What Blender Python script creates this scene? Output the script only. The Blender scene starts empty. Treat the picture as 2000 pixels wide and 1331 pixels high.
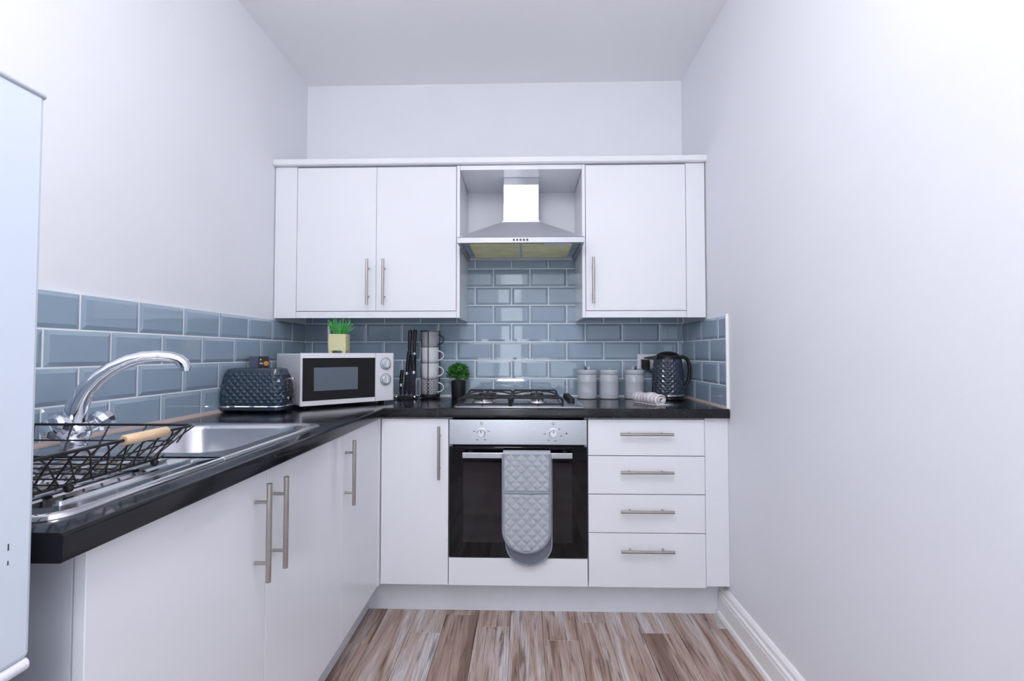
import bpy, math, random
from mathutils import Vector, Matrix
random.seed(7)
PI = math.pi
S = bpy.context.scene
COL = S.collection

# ------------------------------------------------------------------ camera, light, exposure
cam_d = bpy.data.cameras.new('camera'); cam = bpy.data.objects.new('camera', cam_d); COL.objects.link(cam)
cam.location = (1.2311, -2.6658, 1.1465)
cam.rotation_euler = (PI/2 + .0291, 0, .0269)
cam_d.sensor_width = 36; cam_d.lens = 36*942.86/2000; cam_d.shift_y = -2.575/2000
cam_d.clip_start = .02; cam_d.clip_end = 50
S.camera = cam
S.view_settings.view_transform = 'Standard'; S.view_settings.look = 'None'
S.view_settings.gamma = 1; S.view_settings.use_curve_mapping = False
S.view_settings.exposure = 0.0
W = bpy.data.worlds.new('world'); S.world = W; W.use_nodes = True
bg = W.node_tree.nodes['Background']; bg.inputs[0].default_value = (.78, .88, 1, 1); bg.inputs[1].default_value = 1.0

XR, ZC, YREAR = 2.10, 2.662, -3.7
WIN = (.16, 1.94, .22, 1.10)           # rear window widened with low side panes added for fill light: x0, x1, z0, z1
MUL = (.86, 1.22)                      # a narrow clear light between its two mullions runs up to ZTOP
ZTOP = 2.42

def area(name, loc, rot, size, size_y, power, color, shape='RECTANGLE'):
    l = bpy.data.lights.new(name, 'AREA'); l.shape = shape; l.size = size; l.size_y = size_y
    l.energy = power; l.color = color
    o = bpy.data.objects.new(name, l); COL.objects.link(o); o.location = loc; o.rotation_euler = rot
    return o
# daylight outside the middle pane, plus added low fill outside the side panes, facing into the room
P_MID, P_SIDE_FILL, LAMP, FILL_LAMP = 8.2, 2.5, 17.9, 16.8
for a, b_, zt, pw in ((WIN[0], MUL[0], WIN[3], P_SIDE_FILL), (MUL[0], MUL[1], ZTOP, P_MID), (MUL[1], WIN[1], WIN[3], P_SIDE_FILL)):
    area('window_daylight_and_fill', ((a+b_)/2, YREAR-.14, (WIN[2]+zt)/2), (PI/2, 0, 0), b_-a-.04, zt-WIN[2], pw, (.86, .93, 1))

# ------------------------------------------------------------------ materials
def new_mat(name):
    m = bpy.data.materials.new(name); m.use_nodes = True
    return m, m.node_tree.nodes, m.node_tree.links, m.node_tree.nodes['Principled BSDF']
def srgb(r, g, b):
    return tuple(((c/255+.055)/1.055)**2.4 if c > 10 else c/255/12.92 for c in (r, g, b)) + (1,)
def mat(name, rgb, rough=.5, metal=0., var=.04, scale=8., bump=0., bscale=60., coat=0., stretch=None, rvar=0., spec=.5):
    """plain surface whose colour, gloss and relief vary a little with noise"""
    m, N, L, P = new_mat(name)
    tc = N.new('ShaderNodeTexCoord'); mp = N.new('ShaderNodeMapping'); L.new(tc.outputs['Object'], mp.inputs[0])
    if stretch: mp.inputs['Scale'].default_value = stretch
    n = N.new('ShaderNodeTexNoise'); n.inputs['Scale'].default_value = scale; n.inputs['Detail'].default_value = 4
    L.new(mp.outputs[0], n.inputs['Vector'])
    c = srgb(*rgb)
    r = N.new('ShaderNodeValToRGB')
    r.color_ramp.elements[0].position = .3; r.color_ramp.elements[1].position = .7
    r.color_ramp.elements[0].color = tuple(v*(1-var) for v in c[:3])+(1,)
    r.color_ramp.elements[1].color = tuple(min(1, v*(1+var)) for v in c[:3])+(1,)
    L.new(n.outputs['Fac'], r.inputs[0]); L.new(r.outputs[0], P.inputs['Base Color'])
    P.inputs['Roughness'].default_value = rough; P.inputs['Metallic'].default_value = metal
    P.inputs['Specular IOR Level'].default_value = spec
    if rvar:
        mr = N.new('ShaderNodeMapRange'); mr.inputs[3].default_value = max(0.01, rough-rvar); mr.inputs[4].default_value = rough+rvar
        L.new(n.outputs['Fac'], mr.inputs[0]); L.new(mr.outputs[0], P.inputs['Roughness'])
    if coat: P.inputs['Coat Weight'].default_value = coat; P.inputs['Coat Roughness'].default_value = .04
    if bump:
        b = N.new('ShaderNodeBump'); b.inputs['Strength'].default_value = bump; b.inputs['Distance'].default_value = .002
        n2 = N.new('ShaderNodeTexNoise'); n2.inputs['Scale'].default_value = bscale; n2.inputs['Detail'].default_value = 3
        L.new(mp.outputs[0], n2.inputs['Vector']); L.new(n2.outputs['Fac'], b.inputs['Height']); L.new(b.outputs[0], P.inputs['Normal'])
    return m

M = {}
M['wall'] = mat('wall_paint', (236, 238, 244), .6, var=.012, scale=3, bump=.25, bscale=170)
M['ceiling'] = mat('ceiling_paint', (250, 250, 252), .7, var=.012, scale=2)
M['unit'] = mat('gloss_white_unit', (236, 238, 243), .16, var=.008, scale=4)
M['carcass'] = mat('white_carcass', (224, 228, 236), .4, var=.01)
M['plinth'] = mat('white_plinth', (224, 228, 235), .35, var=.02)
M['skirting'] = mat('skirting_gloss', (248, 247, 248), .25, var=.01)
M['skirt_grey'] = mat('skirting_panel', (226, 224, 224), .3, var=.01)
M['grout'] = mat('white_grout', (240, 242, 246), .8, var=.02, scale=40)
M['tile'] = mat('blue_grey_glaze', (153, 173, 190), .03, var=.05, scale=5, bump=.025, bscale=14, spec=.7)
M['canopysteel'] = mat('canopy_steel', (226, 227, 232), .55, 1, var=.04, scale=20, stretch=(.5, 6, 14), rvar=.05)
M['steel'] = mat('brushed_steel', (196, 197, 202), .08, 1, var=.05, scale=30, stretch=(1, 1, 14), rvar=.05)
M['rimsteel'] = mat('rim_steel', (176, 178, 185), .5, 1, var=.04, scale=20, stretch=(.5, 6, 14), rvar=.05)
M['steel_h'] = mat('brushed_steel_horizontal', (182, 184, 190), .26, 1, var=.04, scale=20, stretch=(.5, 6, 14), rvar=.05)
M['sinksteel'] = mat('sink_steel', (208, 208, 212), .26, 1, var=.02, scale=60, rvar=.015)
M['decksteel'] = mat('drainer_steel', (208, 208, 212), .11, 1, var=.02, scale=60, rvar=.01)
M['handle'] = mat('satin_nickel', (176, 171, 165), .3, 1, var=.05, scale=40)
M['chrome'] = mat('chrome', (225, 228, 235), .05, 1, var=.01)
M['black'] = mat('black_plastic', (20, 21, 25), .35, var=.1)
M['iron'] = mat('black_enamel', (22, 22, 25), .45, var=.1)
M['wire'] = mat('black_wire_coating', (16, 17, 21), .4, var=.1)
M['glassblack'] = mat('black_oven_glass', (9, 9, 13), .04, var=.1, scale=3, spec=.35)
M['glasswin'] = mat('oven_window_glass', (38, 36, 40), .06, var=.25, scale=5, stretch=(.4, 1, 4), spec=.35)
M['mwwin'] = mat('microwave_window', (92, 104, 116), .2, var=.03, scale=3)
M['white'] = mat('white_plastic', (232, 232, 238), .3, var=.01)
M['fridge'] = mat('fridge_white', (214, 224, 236), .35, var=.012, scale=3)
M['gap'] = mat('dark_gap', (40, 44, 52), .7)
M['navy'] = mat('slate_blue_lacquer', (40, 58, 76), .22, var=.08, coat=.4)
M['navykettle'] = mat('slate_grey_lacquer', (52, 62, 76), .2, var=.08, coat=.4)
M['canister'] = mat('pale_grey_enamel', (186, 190, 198), .35, var=.02, bump=.1, bscale=30)
M['wood'] = mat('pale_beech', (226, 196, 160), .5, var=.1, scale=20, stretch=(6, 1, 6))
M['potyellow'] = mat('pale_lime_ceramic', (206, 204, 160), .4, var=.03)
M['potblack'] = mat('black_pot', (26, 26, 32), .5, var=.1)
M['grass'] = mat('bright_green_blade', (74, 176, 84), .4, var=.4, scale=60)
M['leaf'] = mat('dark_green_leaf', (50, 108, 34), .5, var=.55, scale=40)
M['soil'] = mat('soil', (48, 40, 32), .9, var=.3, scale=80)
M['filter'] = mat('hood_filter_mesh', (255, 246, 186), .5, .0, var=.15, scale=12, bump=.6, bscale=400)
M['mitt'] = mat('grey_quilted_cotton', (178, 183, 192), .9, var=.1, scale=220, bump=.8, bscale=500)
M['mittback'] = mat('dark_grey_cotton', (126, 131, 144), .9, var=.05, scale=90, bump=.4, bscale=500)
M['binding'] = mat('grey_binding', (146, 151, 162), .85, var=.05, scale=100)
M['sealant'] = mat('pinkish_wood_strip', (190, 172, 165), .5, var=.1, scale=20, stretch=(3, 1, 3))
M['mark'] = mat('dark_print', (58, 62, 72), .6)
M['carton'] = mat('navy_carton', (70, 78, 104), .5, var=.1)
M['orange'] = mat('orange_print', (226, 140, 40), .5, var=.05)
M['lidsteel'] = mat('light_rim', (200, 206, 214), .3, .3)
M['planksub'] = mat('floor_underlay', (60, 48, 42), .8)
M['blade'] = mat('dark_steel_blade', (96, 96, 104), .22, 1, var=.1, scale=30)
M['rubber'] = mat('dark_rubber', (28, 28, 30), .7)

def worktop_mat():
    m, N, L, P = new_mat('black_granite_laminate')
    tc = N.new('ShaderNodeTexCoord')
    v = N.new('ShaderNodeTexVoronoi'); v.inputs['Scale'].default_value = 55; L.new(tc.outputs['Object'], v.inputs['Vector'])
    r = N.new('ShaderNodeValToRGB'); e = r.color_ramp.elements
    e[0].position = 0; e[0].color = srgb(150, 152, 160); e[1].position = .12; e[1].color = srgb(22, 23, 28)
    L.new(v.outputs['Distance'], r.inputs[0])
    n = N.new('ShaderNodeTexNoise'); n.inputs['Scale'].default_value = 16; n.inputs['Detail'].default_value = 6; L.new(tc.outputs['Object'], n.inputs['Vector'])
    r2 = N.new('ShaderNodeValToRGB'); e = r2.color_ramp.elements
    e[0].position = .35; e[0].color = srgb(13, 14, 19); e[1].position = .75; e[1].color = srgb(36, 36, 42)
    L.new(n.outputs['Fac'], r2.inputs[0])
    n3 = N.new('ShaderNodeTexNoise'); n3.inputs['Scale'].default_value = 30; L.new(tc.outputs['Object'], n3.inputs['Vector'])
    r3 = N.new('ShaderNodeValToRGB'); r3.color_ramp.elements[0].position = .6; r3.color_ramp.elements[1].position = .66
    L.new(n3.outputs['Fac'], r3.inputs[0])
    mx = N.new('ShaderNodeMixRGB'); L.new(r3.outputs[0], mx.inputs[0]); L.new(r2.outputs[0], mx.inputs[1]); L.new(r.outputs[0], mx.inputs[2])
    L.new(mx.outputs[0], P.inputs['Base Color']); P.inputs['Specular IOR Level'].default_value = .38
    P.inputs['Roughness'].default_value = .2
    mr = N.new('ShaderNodeMapRange'); mr.inputs[3].default_value = .09; mr.inputs[4].default_value = .2
    L.new(n.outputs['Fac'], mr.inputs[0]); L.new(mr.outputs[0], P.inputs['Roughness'])
    return m
M['worktop'] = worktop_mat()

def plank_mat():
    m, N, L, P = new_mat('weathered_oak_laminate')
    tc = N.new('ShaderNodeTexCoord'); oi = N.new('ShaderNodeObjectInfo')
    geo = N.new('ShaderNodeNewGeometry')
    comb = N.new('ShaderNodeCombineXYZ')
    mul = N.new('ShaderNodeMath'); mul.operation = 'MULTIPLY'; mul.inputs[1].default_value = 37; L.new(oi.outputs['Random'], mul.inputs[0])
    L.new(mul.outputs[0], comb.inputs[0]); L.new(mul.outputs[0], comb.inputs[1]); L.new(mul.outputs[0], comb.inputs[2])
    add = N.new('ShaderNodeVectorMath'); L.new(geo.outputs['Position'], add.inputs[0]); L.new(comb.outputs[0], add.inputs[1])
    def noise(sc, stretch, det, dist=0):
        mp = N.new('ShaderNodeMapping'); mp.inputs['Scale'].default_value = stretch; L.new(add.outputs[0], mp.inputs[0])
        n = N.new('ShaderNodeTexNoise'); n.inputs['Scale'].default_value = sc; n.inputs['Detail'].default_value = det; n.inputs['Distortion'].default_value = dist
        L.new(mp.outputs[0], n.inputs['Vector']); return n
    n1 = noise(5, (3.4, .30, 1), 6, .9)        # broad bands of colour along the board
    n2 = noise(48, (5, .16, 1), 8, .5)         # fine grain
    n3 = noise(7, (5, .30, 1), 5, 1.6)         # dark cracks
    r1 = N.new('ShaderNodeValToRGB'); e = r1.color_ramp.elements
    e[0].position = .33; e[0].color = srgb(138, 112, 98); e[1].position = .7; e[1].color = srgb(222, 217, 219)
    x = r1.color_ramp.elements.new(.44); x.color = srgb(184, 158, 144)
    x = r1.color_ramp.elements.new(.56); x.color = srgb(202, 184, 176)
    ad = N.new('ShaderNodeMath'); ad.operation = 'MULTIPLY_ADD'; ad.inputs[1].default_value = .2; L.new(oi.outputs['Random'], ad.inputs[0])
    sub = N.new('ShaderNodeMath'); sub.operation = 'SUBTRACT'; sub.inputs[1].default_value = .10; L.new(n1.outputs['Fac'], sub.inputs[0]); L.new(sub.outputs[0], ad.inputs[2])
    L.new(ad.outputs[0], r1.inputs[0])
    r2 = N.new('ShaderNodeValToRGB'); r2.color_ramp.elements[0].position = .36; r2.color_ramp.elements[0].color = (.4, .35, .32, 1); r2.color_ramp.elements[1].position = .58; r2.color_ramp.elements[1].color = (1, 1, 1, 1)
    L.new(n2.outputs['Fac'], r2.inputs[0])
    r3 = N.new('ShaderNodeValToRGB'); r3.color_ramp.elements[0].position = .34; r3.color_ramp.elements[0].color = (.22, .17, .15, 1); r3.color_ramp.elements[1].position = .43; r3.color_ramp.elements[1].color = (1, 1, 1, 1)
    L.new(n3.outputs['Fac'], r3.inputs[0])
    a = N.new('ShaderNodeMixRGB'); a.blend_type = 'MULTIPLY'; a.inputs[0].default_value = .6; L.new(r1.outputs[0], a.inputs[1]); L.new(r2.outputs[0], a.inputs[2])
    b = N.new('ShaderNodeMixRGB'); b.blend_type = 'MULTIPLY'; b.inputs[0].default_value = .7; L.new(a.outputs[0], b.inputs[1]); L.new(r3.outputs[0], b.inputs[2])
    L.new(b.outputs[0], P.inputs['Base Color']); P.inputs['Roughness'].default_value = .38
    bp = N.new('ShaderNodeBump'); bp.inputs['Strength'].default_value = .15; bp.inputs['Distance'].default_value = .001
    L.new(n2.outputs['Fac'], bp.inputs['Height']); L.new(bp.outputs[0], P.inputs['Normal'])
    return m
M['plank'] = plank_mat()

def mug_mat(name, kind):
    """printed bands around a mug: angle and height drive a repeating print"""
    m, N, L, P = new_mat(name)
    tc = N.new('ShaderNodeTexCoord'); g = N.new('ShaderNodeTexGradient'); g.gradient_type = 'RADIAL'; L.new(tc.outputs['Object'], g.inputs[0])
    sp = N.new('ShaderNodeSeparateXYZ'); L.new(tc.outputs['Object'], sp.inputs[0])
    cb = N.new('ShaderNodeCombineXYZ')
    mu = N.new('ShaderNodeMath'); mu.operation = 'MULTIPLY'; mu.inputs[1].default_value = 20; L.new(g.outputs['Fac'], mu.inputs[0])
    mz = N.new('ShaderNodeMath'); mz.operation = 'MULTIPLY'; mz.inputs[1].default_value = 20/(2*PI*.044); L.new(sp.outputs['Z'], mz.inputs[0])
    L.new(mu.outputs[0], cb.inputs[0]); L.new(mz.outputs[0], cb.inputs[1])
    r = N.new('ShaderNodeValToRGB'); r.color_ramp.interpolation = 'CONSTANT'
    if kind == 'speckle':
        v = N.new('ShaderNodeTexVoronoi'); v.inputs['Scale'].default_value = 2.2; v.inputs['Randomness'].default_value = .3
        L.new(cb.outputs[0], v.inputs['Vector']); L.new(v.outputs['Distance'], r.inputs[0])
        r.color_ramp.elements[0].color = srgb(172, 178, 186); r.color_ramp.elements[1].position = .16; r.color_ramp.elements[1].color = srgb(226, 228, 232)
    else:
        v = N.new('ShaderNodeTexVoronoi'); v.inputs['Scale'].default_value = .95 if kind == 'lattice' else .7
        v.inputs['Randomness'].default_value = 0.
        v.distance = 'MANHATTAN' if kind == 'lattice' else 'EUCLIDEAN'
        L.new(cb.outputs[0], v.inputs['Vector'])
        mm = N.new('ShaderNodeMath'); mm.operation = 'PINGPONG'; mm.inputs[1].default_value = .13 if kind == 'lattice' else .17
        L.new(v.outputs['Distance'], mm.inputs[0])
        L.new(mm.outputs[0], r.inputs[0])
        r.color_ramp.elements[0].color = srgb(42, 50, 66); r.color_ramp.elements[1].position = .06 if kind == 'lattice' else .10; r.color_ramp.elements[1].color = srgb(230, 232, 236)
    L.new(r.outputs[0], P.inputs['Base Color']); P.inputs['Roughness'].default_value = .25
    return m
M['mug_lattice'] = mug_mat('black_lattice_print', 'lattice'); M['mug_speckle'] = mug_mat('grey_speckle_print', 'speckle'); M['mug_flower'] = mug_mat('navy_flower_print', 'flower')

def stripe_mat():
    m, N, L, P = new_mat('striped_white_towelling')
    tc = N.new('ShaderNodeTexCoord'); w = N.new('ShaderNodeTexWave'); w.bands_direction = 'X'; w.inputs['Scale'].default_value = 13; w.inputs['Distortion'].default_value = .6
    L.new(tc.outputs['Object'], w.inputs['Vector'])
    r = N.new('ShaderNodeValToRGB'); e = r.color_ramp.elements; e[0].position = .06; e[0].color = srgb(196, 176, 180); e[1].position = .2; e[1].color = srgb(236, 232, 236)
    L.new(w.outputs['Fac'], r.inputs[0]); L.new(r.outputs[0], P.inputs['Base Color']); P.inputs['Roughness'].default_value = .95
    n = N.new('ShaderNodeTexNoise'); n.inputs['Scale'].default_value = 500; L.new(tc.outputs['Object'], n.inputs['Vector'])
    b = N.new('ShaderNodeBump'); b.inputs['Strength'].default_value = .6; b.inputs['Distance'].default_value = .002; L.new(n.outputs['Fac'], b.inputs['Height']); L.new(b.outputs[0], P.inputs['Normal'])
    return m
M['towel'] = stripe_mat()

def pane_mat():
    m, N, L, P = new_mat('clear_pane'); N.remove(P)
    t = N.new('ShaderNodeBsdfTransparent'); g = N.new('ShaderNodeBsdfGlossy'); g.inputs['Roughness'].default_value = .02
    f = N.new('ShaderNodeFresnel'); f.inputs[0].default_value = 1.45; mx = N.new('ShaderNodeMixShader')
    L.new(f.outputs[0], mx.inputs[0]); L.new(t.outputs[0], mx.inputs[1]); L.new(g.outputs[0], mx.inputs[2]); L.new(mx.outputs[0], N['Material Output'].inputs[0])
    return m
M['pane'] = pane_mat()
def glow_mat(name, rgb, s):
    m, N, L, P = new_mat(name); P.inputs['Base Color'].default_value = srgb(*rgb)
    P.inputs['Emission Color'].default_value = srgb(*rgb); P.inputs['Emission Strength'].default_value = s
    return m

# ------------------------------------------------------------------ mesh helpers
def frame(o):
    """local matrix of a thing made by thing(): translation and turn about z"""
    return Matrix.Translation(o.location) @ Matrix.Rotation(o.rotation_euler.z, 4, 'Z')
class MB:
    def __init__(s): s.v = []; s.f = []
    def add(s, vs, fs):
        k = len(s.v); s.v += [tuple(p) for p in vs]; s.f += [tuple(i+k for i in f) for f in fs]; return s
    def box(s, x0, x1, y0, y1, z0, z1):
        return s.add([(x0,y0,z0),(x1,y0,z0),(x1,y1,z0),(x0,y1,z0),(x0,y0,z1),(x1,y0,z1),(x1,y1,z1),(x0,y1,z1)],
                     [(0,3,2,1),(4,5,6,7),(0,1,5,4),(1,2,6,5),(2,3,7,6),(3,0,4,7)])
    def loft(s, rings, cap0=True, cap1=True, closed=True):
        n = len(rings[0]); k = len(s.v)
        for r in rings: s.v += [tuple(p) for p in r]
        for a in range(len(rings)-1):
            for i in range(n if closed else n-1):
                j = (i+1) % n
                s.f.append((k+a*n+i, k+a*n+j, k+(a+1)*n+j, k+(a+1)*n+i))
        if cap0: s.f.append(tuple(k+i for i in reversed(range(n))))
        if cap1: s.f.append(tuple(k+(len(rings)-1)*n+i for i in range(n)))
        return s
    def tube(s, pts, r, n=10, closed=False, flat=None, cap=True):
        """round bar along a path; r is a number or one radius per point; flat squashes it vertically"""
        P = [Vector(p) for p in pts]; m = len(P); rings = []
        up = Vector((0, 0, 1)); prev = None
        for i, p in enumerate(P):
            if closed: t = P[(i+1) % m]-P[i-1]
            else: t = P[min(i+1, m-1)]-P[max(i-1, 0)]
            t.normalize()
            if prev is None:
                a = up if abs(t.dot(up)) < .95 else Vector((1, 0, 0))
                u = (a-t*a.dot(t)).normalized()
            else:
                u = (prev-t*prev.dot(t)); u = u.normalized() if u.length > 1e-6 else prev
            prev = u; w = t.cross(u)
            rr = r[i] if isinstance(r, (list, tuple)) else r
            fl = flat if flat else 1
            rings.append([p+u*(rr*fl*math.cos(2*PI*q/n))+w*(rr*math.sin(2*PI*q/n)) for q in range(n)])
        if closed: rings.append(rings[0]); return s.loft(rings, False, False)
        return s.loft(rings, cap, cap)
    def cyl(s, p0, p1, r0, r1=None, n=20):
        return s.tube([p0, p1], [r0, r0 if r1 is None else r1], n)
    def lathe(s, prof, c=(0, 0, 0), n=32, cap0=True, cap1=True):
        return s.loft([[(c[0]+r*math.cos(2*PI*i/n), c[1]+r*math.sin(2*PI*i/n), c[2]+z) for i in range(n)] for r, z in prof], cap0, cap1)
    def prism(s, poly, a0, a1, axis):
        """extrude a 2-D outline along x, y or z"""
        def pt(p, a): return {'x': (a, p[0], p[1]), 'y': (p[0], a, p[1]), 'z': (p[0], p[1], a)}[axis]
        return s.loft([[pt(p, a0) for p in poly], [pt(p, a1) for p in poly]])
    def sphere(s, c, r, n=14, sq=(1, 1, 1)):
        rings = []
        for a in range(1, n//2):
            t = PI*a/(n//2); rings.append([(c[0]+sq[0]*r*math.sin(t)*math.cos(2*PI*i/n), c[1]+sq[1]*r*math.sin(t)*math.sin(2*PI*i/n), c[2]-sq[2]*r*math.cos(t)) for i in range(n)])
        return s.loft(rings)
    def build(s, name, m, parent=None, smooth=None, bevel=0, seg=2, world=False, kind=None, label=None):
        vs = s.v
        if parent is not None and world:
            inv = frame(parent).inverted(); vs = [tuple(inv @ Vector(p)) for p in vs]
        me = bpy.data.meshes.new(name); me.from_pydata(vs, [], s.f)
        me.materials.append(M[m] if isinstance(m, str) else m)
        import bmesh
        b = bmesh.new(); b.from_mesh(me); bmesh.ops.recalc_face_normals(b, faces=b.faces); b.to_mesh(me); b.free()
        if smooth is not None:
            me.shade_smooth(); me.set_sharp_from_angle(angle=math.radians(smooth))
        o = bpy.data.objects.new(name, me); COL.objects.link(o)
        if parent is not None: o.parent = parent
        if bevel:
            md = o.modifiers.new('bevel', 'BEVEL'); md.width = bevel; md.segments = seg; md.limit_method = 'ANGLE'; md.angle_limit = math.radians(40)
        if kind: o['kind'] = kind
        if label: o['label'] = label
        return o
def tag(o, label, cat, group=None):
    o['label'] = label; o['category'] = cat
    if group: o['group'] = group
    return o
def thing(name, label, cat, loc=(0, 0, 0), rotz=0, group=None):
    o = bpy.data.objects.new(name, None); COL.objects.link(o); o.location = loc; o.rotation_euler = (0, 0, rotz)
    o.empty_display_size = .05
    return tag(o, label, cat, group)
def struct(o): o['kind'] = 'structure'; return o
def child_empty(name, parent):
    o = bpy.data.objects.new(name, None); COL.objects.link(o); o.parent = parent; return o
def B(*a): return MB().box(*a)
def rrect(x0, x1, y0, y1, r, z, n=6):
    """rounded rectangle ring; r one radius or four (x1y1, x0y1, x0y0, x1y0)"""
    R = r if isinstance(r, (list, tuple)) else [r]*4; out = []
    for (cx, cy, a), q in zip(((x1, y1, 0), (x0, y1, 90), (x0, y0, 180), (x1, y0, 270)), R):
        sx = -1 if cx == x1 else 1; sy = -1 if cy == y1 else 1
        for i in range(n+1):
            t = math.radians(a+90*i/n); out.append((cx+sx*q+q*math.cos(t), cy+sy*q+q*math.sin(t), z))
    return out

# ------------------------------------------------------------------ room shell
floor = struct(B(-.1, XR+.1, YREAR-.1, .1, -.06, -.008).build('floor', 'planksub'))
PX = [.48]
random.seed(11)
while PX[-1] < XR: PX.append(PX[-1]+random.choice((.128, .142, .15, .135)))
PX = [.0, .16, .32] + PX
for i in range(len(PX)-1):
    x0, x1 = PX[i], min(PX[i+1], XR)
    if x1-x0 < .02: continue
    y = -.30 - (0.33, .05, .29, .44, .12, .36, .22, .31, .10, .40, .27, .18, .34, .06, .3, .2)[i % 16]
    ys = [0.0, y]
    while ys[-1] > -3.2: ys.append(ys[-1]-random.uniform(.95, 1.25))
    ys[-1] = max(ys[-1], YREAR)
    for a, b_ in zip(ys, ys[1:]):
        g = .0006
        w, l = x1-x0-2*g, a-b_-2*g
        mb = MB(); c = .0012
        mb.loft([[(0,0,-.008),(w,0,-.008),(w,l,-.008),(0,l,-.008)], [(0,0,-c),(w,0,-c),(w,l,-c),(0,l,-c)], [(c,c,0),(w-c,c,0),(w-c,l-c,0),(c,l-c,0)]])
        p = mb.build('plank', 'plank', floor); p.location = (x0+g, b_+g, 0)
struct(B(-.1, XR+.1, YREAR-.1, .1, ZC, ZC+.08).build('ceiling', 'ceiling'))
wall_back = struct(B(-.1, XR+.1, 0, .1, -.06, ZC).build('wall_back', 'wall'))
wall_left = struct(B(-.1, 0, YREAR, 0, -.06, ZC).build('wall_left', 'wall'))
wall_right = struct(B(XR, XR+.1, YREAR, 0, -.06, ZC).build('wall_right', 'wall'))
wr = MB(); x0, x1, z0, z1 = WIN
m0, m1 = MUL
wr.box(-.1, x0, YREAR-.1, YREAR, -.06, ZC).box(x1, XR+.1, YREAR-.1, YREAR, -.06, ZC).box(x0, x1, YREAR-.1, YREAR, -.06, z0)
wr.box(x0, m0, YREAR-.1, YREAR, z1, ZC).box(m1, x1, YREAR-.1, YREAR, z1, ZC).box(m0, m1, YREAR-.1, YREAR, ZTOP, ZC)
struct(wr.build('wall_rear', 'wall'))
win = bpy.data.objects.new('window_1', None); COL.objects.link(win); win.location = ((x0+x1)/2, YREAR, z0); struct(win)
t = .04
for a, b_, zt in ((x0, m0, z1), (m0, m1, ZTOP), (m1, x1, z1)):  # outer two sections are added openings for the low fill
    f = MB()
    f.box(a, a+t, YREAR-.07, YREAR-.02, z0, zt).box(b_-t, b_, YREAR-.07, YREAR-.02, z0, zt).box(a+t, b_-t, YREAR-.07, YREAR-.02, z0, z0+t).box(a+t, b_-t, YREAR-.07, YREAR-.02, zt-t, zt)
    f.build('window_frame', 'white', win, world=True)
    B(a+t, b_-t, YREAR-.048, YREAR-.042, z0+t, zt-t).build('pane', 'pane', win, world=True)
B(x0-.04, x1+.04, YREAR-.02, YREAR+.08, z0-.03, z0).build('window_sill', 'skirting', win, world=True, bevel=.004)

# skirting board on the right wall
def skirt(y0, y1):
    pr = [(0,0),(-.030,0),(-.030,.006),(-.026,.016),(-.020,.020),(-.020,.082),(-.017,.086),(-.019,.090),(-.019,.098),(-.012,.105),(-.014,.110),(-.013,.120),(-.006,.130),(0,.132)]
    mb = MB().prism([(XR+a, b_) for a, b_ in pr], y0, y1, 'y'); return mb
bb = struct(skirt(YREAR, -.49).build('baseboard_right', 'skirting', smooth=25))

# ------------------------------------------------------------------ tiles
SP, HP, G = .2021, .10105, .0050          # pitch along, pitch up, joint
ZT = .9064
_tile_cache = {}
def tile_mesh(w, h, cl, cr, ct, cb):
    """bevelled metro tile, local: x along 0..w, y up 0..h, z out; c* = that edge is a cut (no bevel)"""
    key = (round(w, 4), round(h, 4), cl, cr, ct, cb)
    if key in _tile_cache: return _tile_cache[key]
    bv, e, hi = .012, .0050, .0090
    a0 = .0003 if cl else bv; a1 = w-(.0003 if cr else bv); b0 = .0003 if cb else bv; b1 = h-(.0003 if ct else bv)
    a1 = max(a1, a0+.0005); b1 = max(b1, b0+.0005)
    mb = MB().loft([[(0,0,0),(w,0,0),(w,h,0),(0,h,0)], [(0,0,e),(w,0,e),(w,h,e),(0,h,e)], [(a0,b0,hi),(a1,b0,hi),(a1,b1,hi),(a0,b1,hi)]], cap0=False)
    me = bpy.data.meshes.new('tile'); me.from_pydata(mb.v, [], mb.f); me.materials.append(M['tile'])
    _tile_cache[key] = me; return me
def tiles(parent, a_lo, a_hi, zrows, joint, mtx, ztop=9):
    """rows k of running-bond tiles between a_lo and a_hi measured along the wall; mtx puts (along, up, out) in place"""
    for k in zrows:
        off = joint + (SP/2 if k % 2 else 0)
        n = math.floor((a_lo-off)/SP)
        while True:
            l, r = off+n*SP+G/2, off+(n+1)*SP-G/2; n += 1
            if l >= a_hi: break
            cl, cr = l < a_lo, r > a_hi
            l, r = max(l, a_lo), min(r, a_hi)
            if r-l < .008: continue
            z0, z1 = ZT+k*HP+G/2, ZT+(k+1)*HP-G/2; ct = z1 > ztop; z1 = min(z1, ztop)
            o = bpy.data.objects.new('tile', tile_mesh(r-l, z1-z0, cl, cr, ct, False)); COL.objects.link(o); o.parent = parent
            o.matrix_local = mtx @ Matrix.Translation((l, z0, 0)) @ Matrix.Rotation(random.uniform(-.004, .004), 4, 'X') @ Matrix.Rotation(random.uniform(-.003, .003), 4, 'Y')
mb_ = Matrix(((1,0,0,0),(0,0,-1,0),(0,1,0,0),(0,0,0,1)))           # back wall: along = x, up = z, out = -y
ml_ = Matrix(((0,0,1,0),(1,0,0,0),(0,1,0,0),(0,0,0,1)))            # left wall: along = y, out = +x
mr_ = Matrix(((0,0,-1,XR),(-1,0,0,0),(0,1,0,0),(0,0,0,1)))         # right wall: along = -y, out = -x
YT = .575                                                          # right tiles end here
tiles(wall_back, .009, XR-.009, range(0, 5), 1.0566, mb_)
tiles(wall_back, .905, 1.517, range(5, 8), 1.0566, mb_, ztop=1.662)
tiles(wall_left, -2.35, -.0095, range(0, 4), -.3592+SP/2, ml_)
tiles(wall_right, .0095, YT, range(0, 4), .2846+SP/2, mr_)
ZTL = ZT+4*HP
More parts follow.
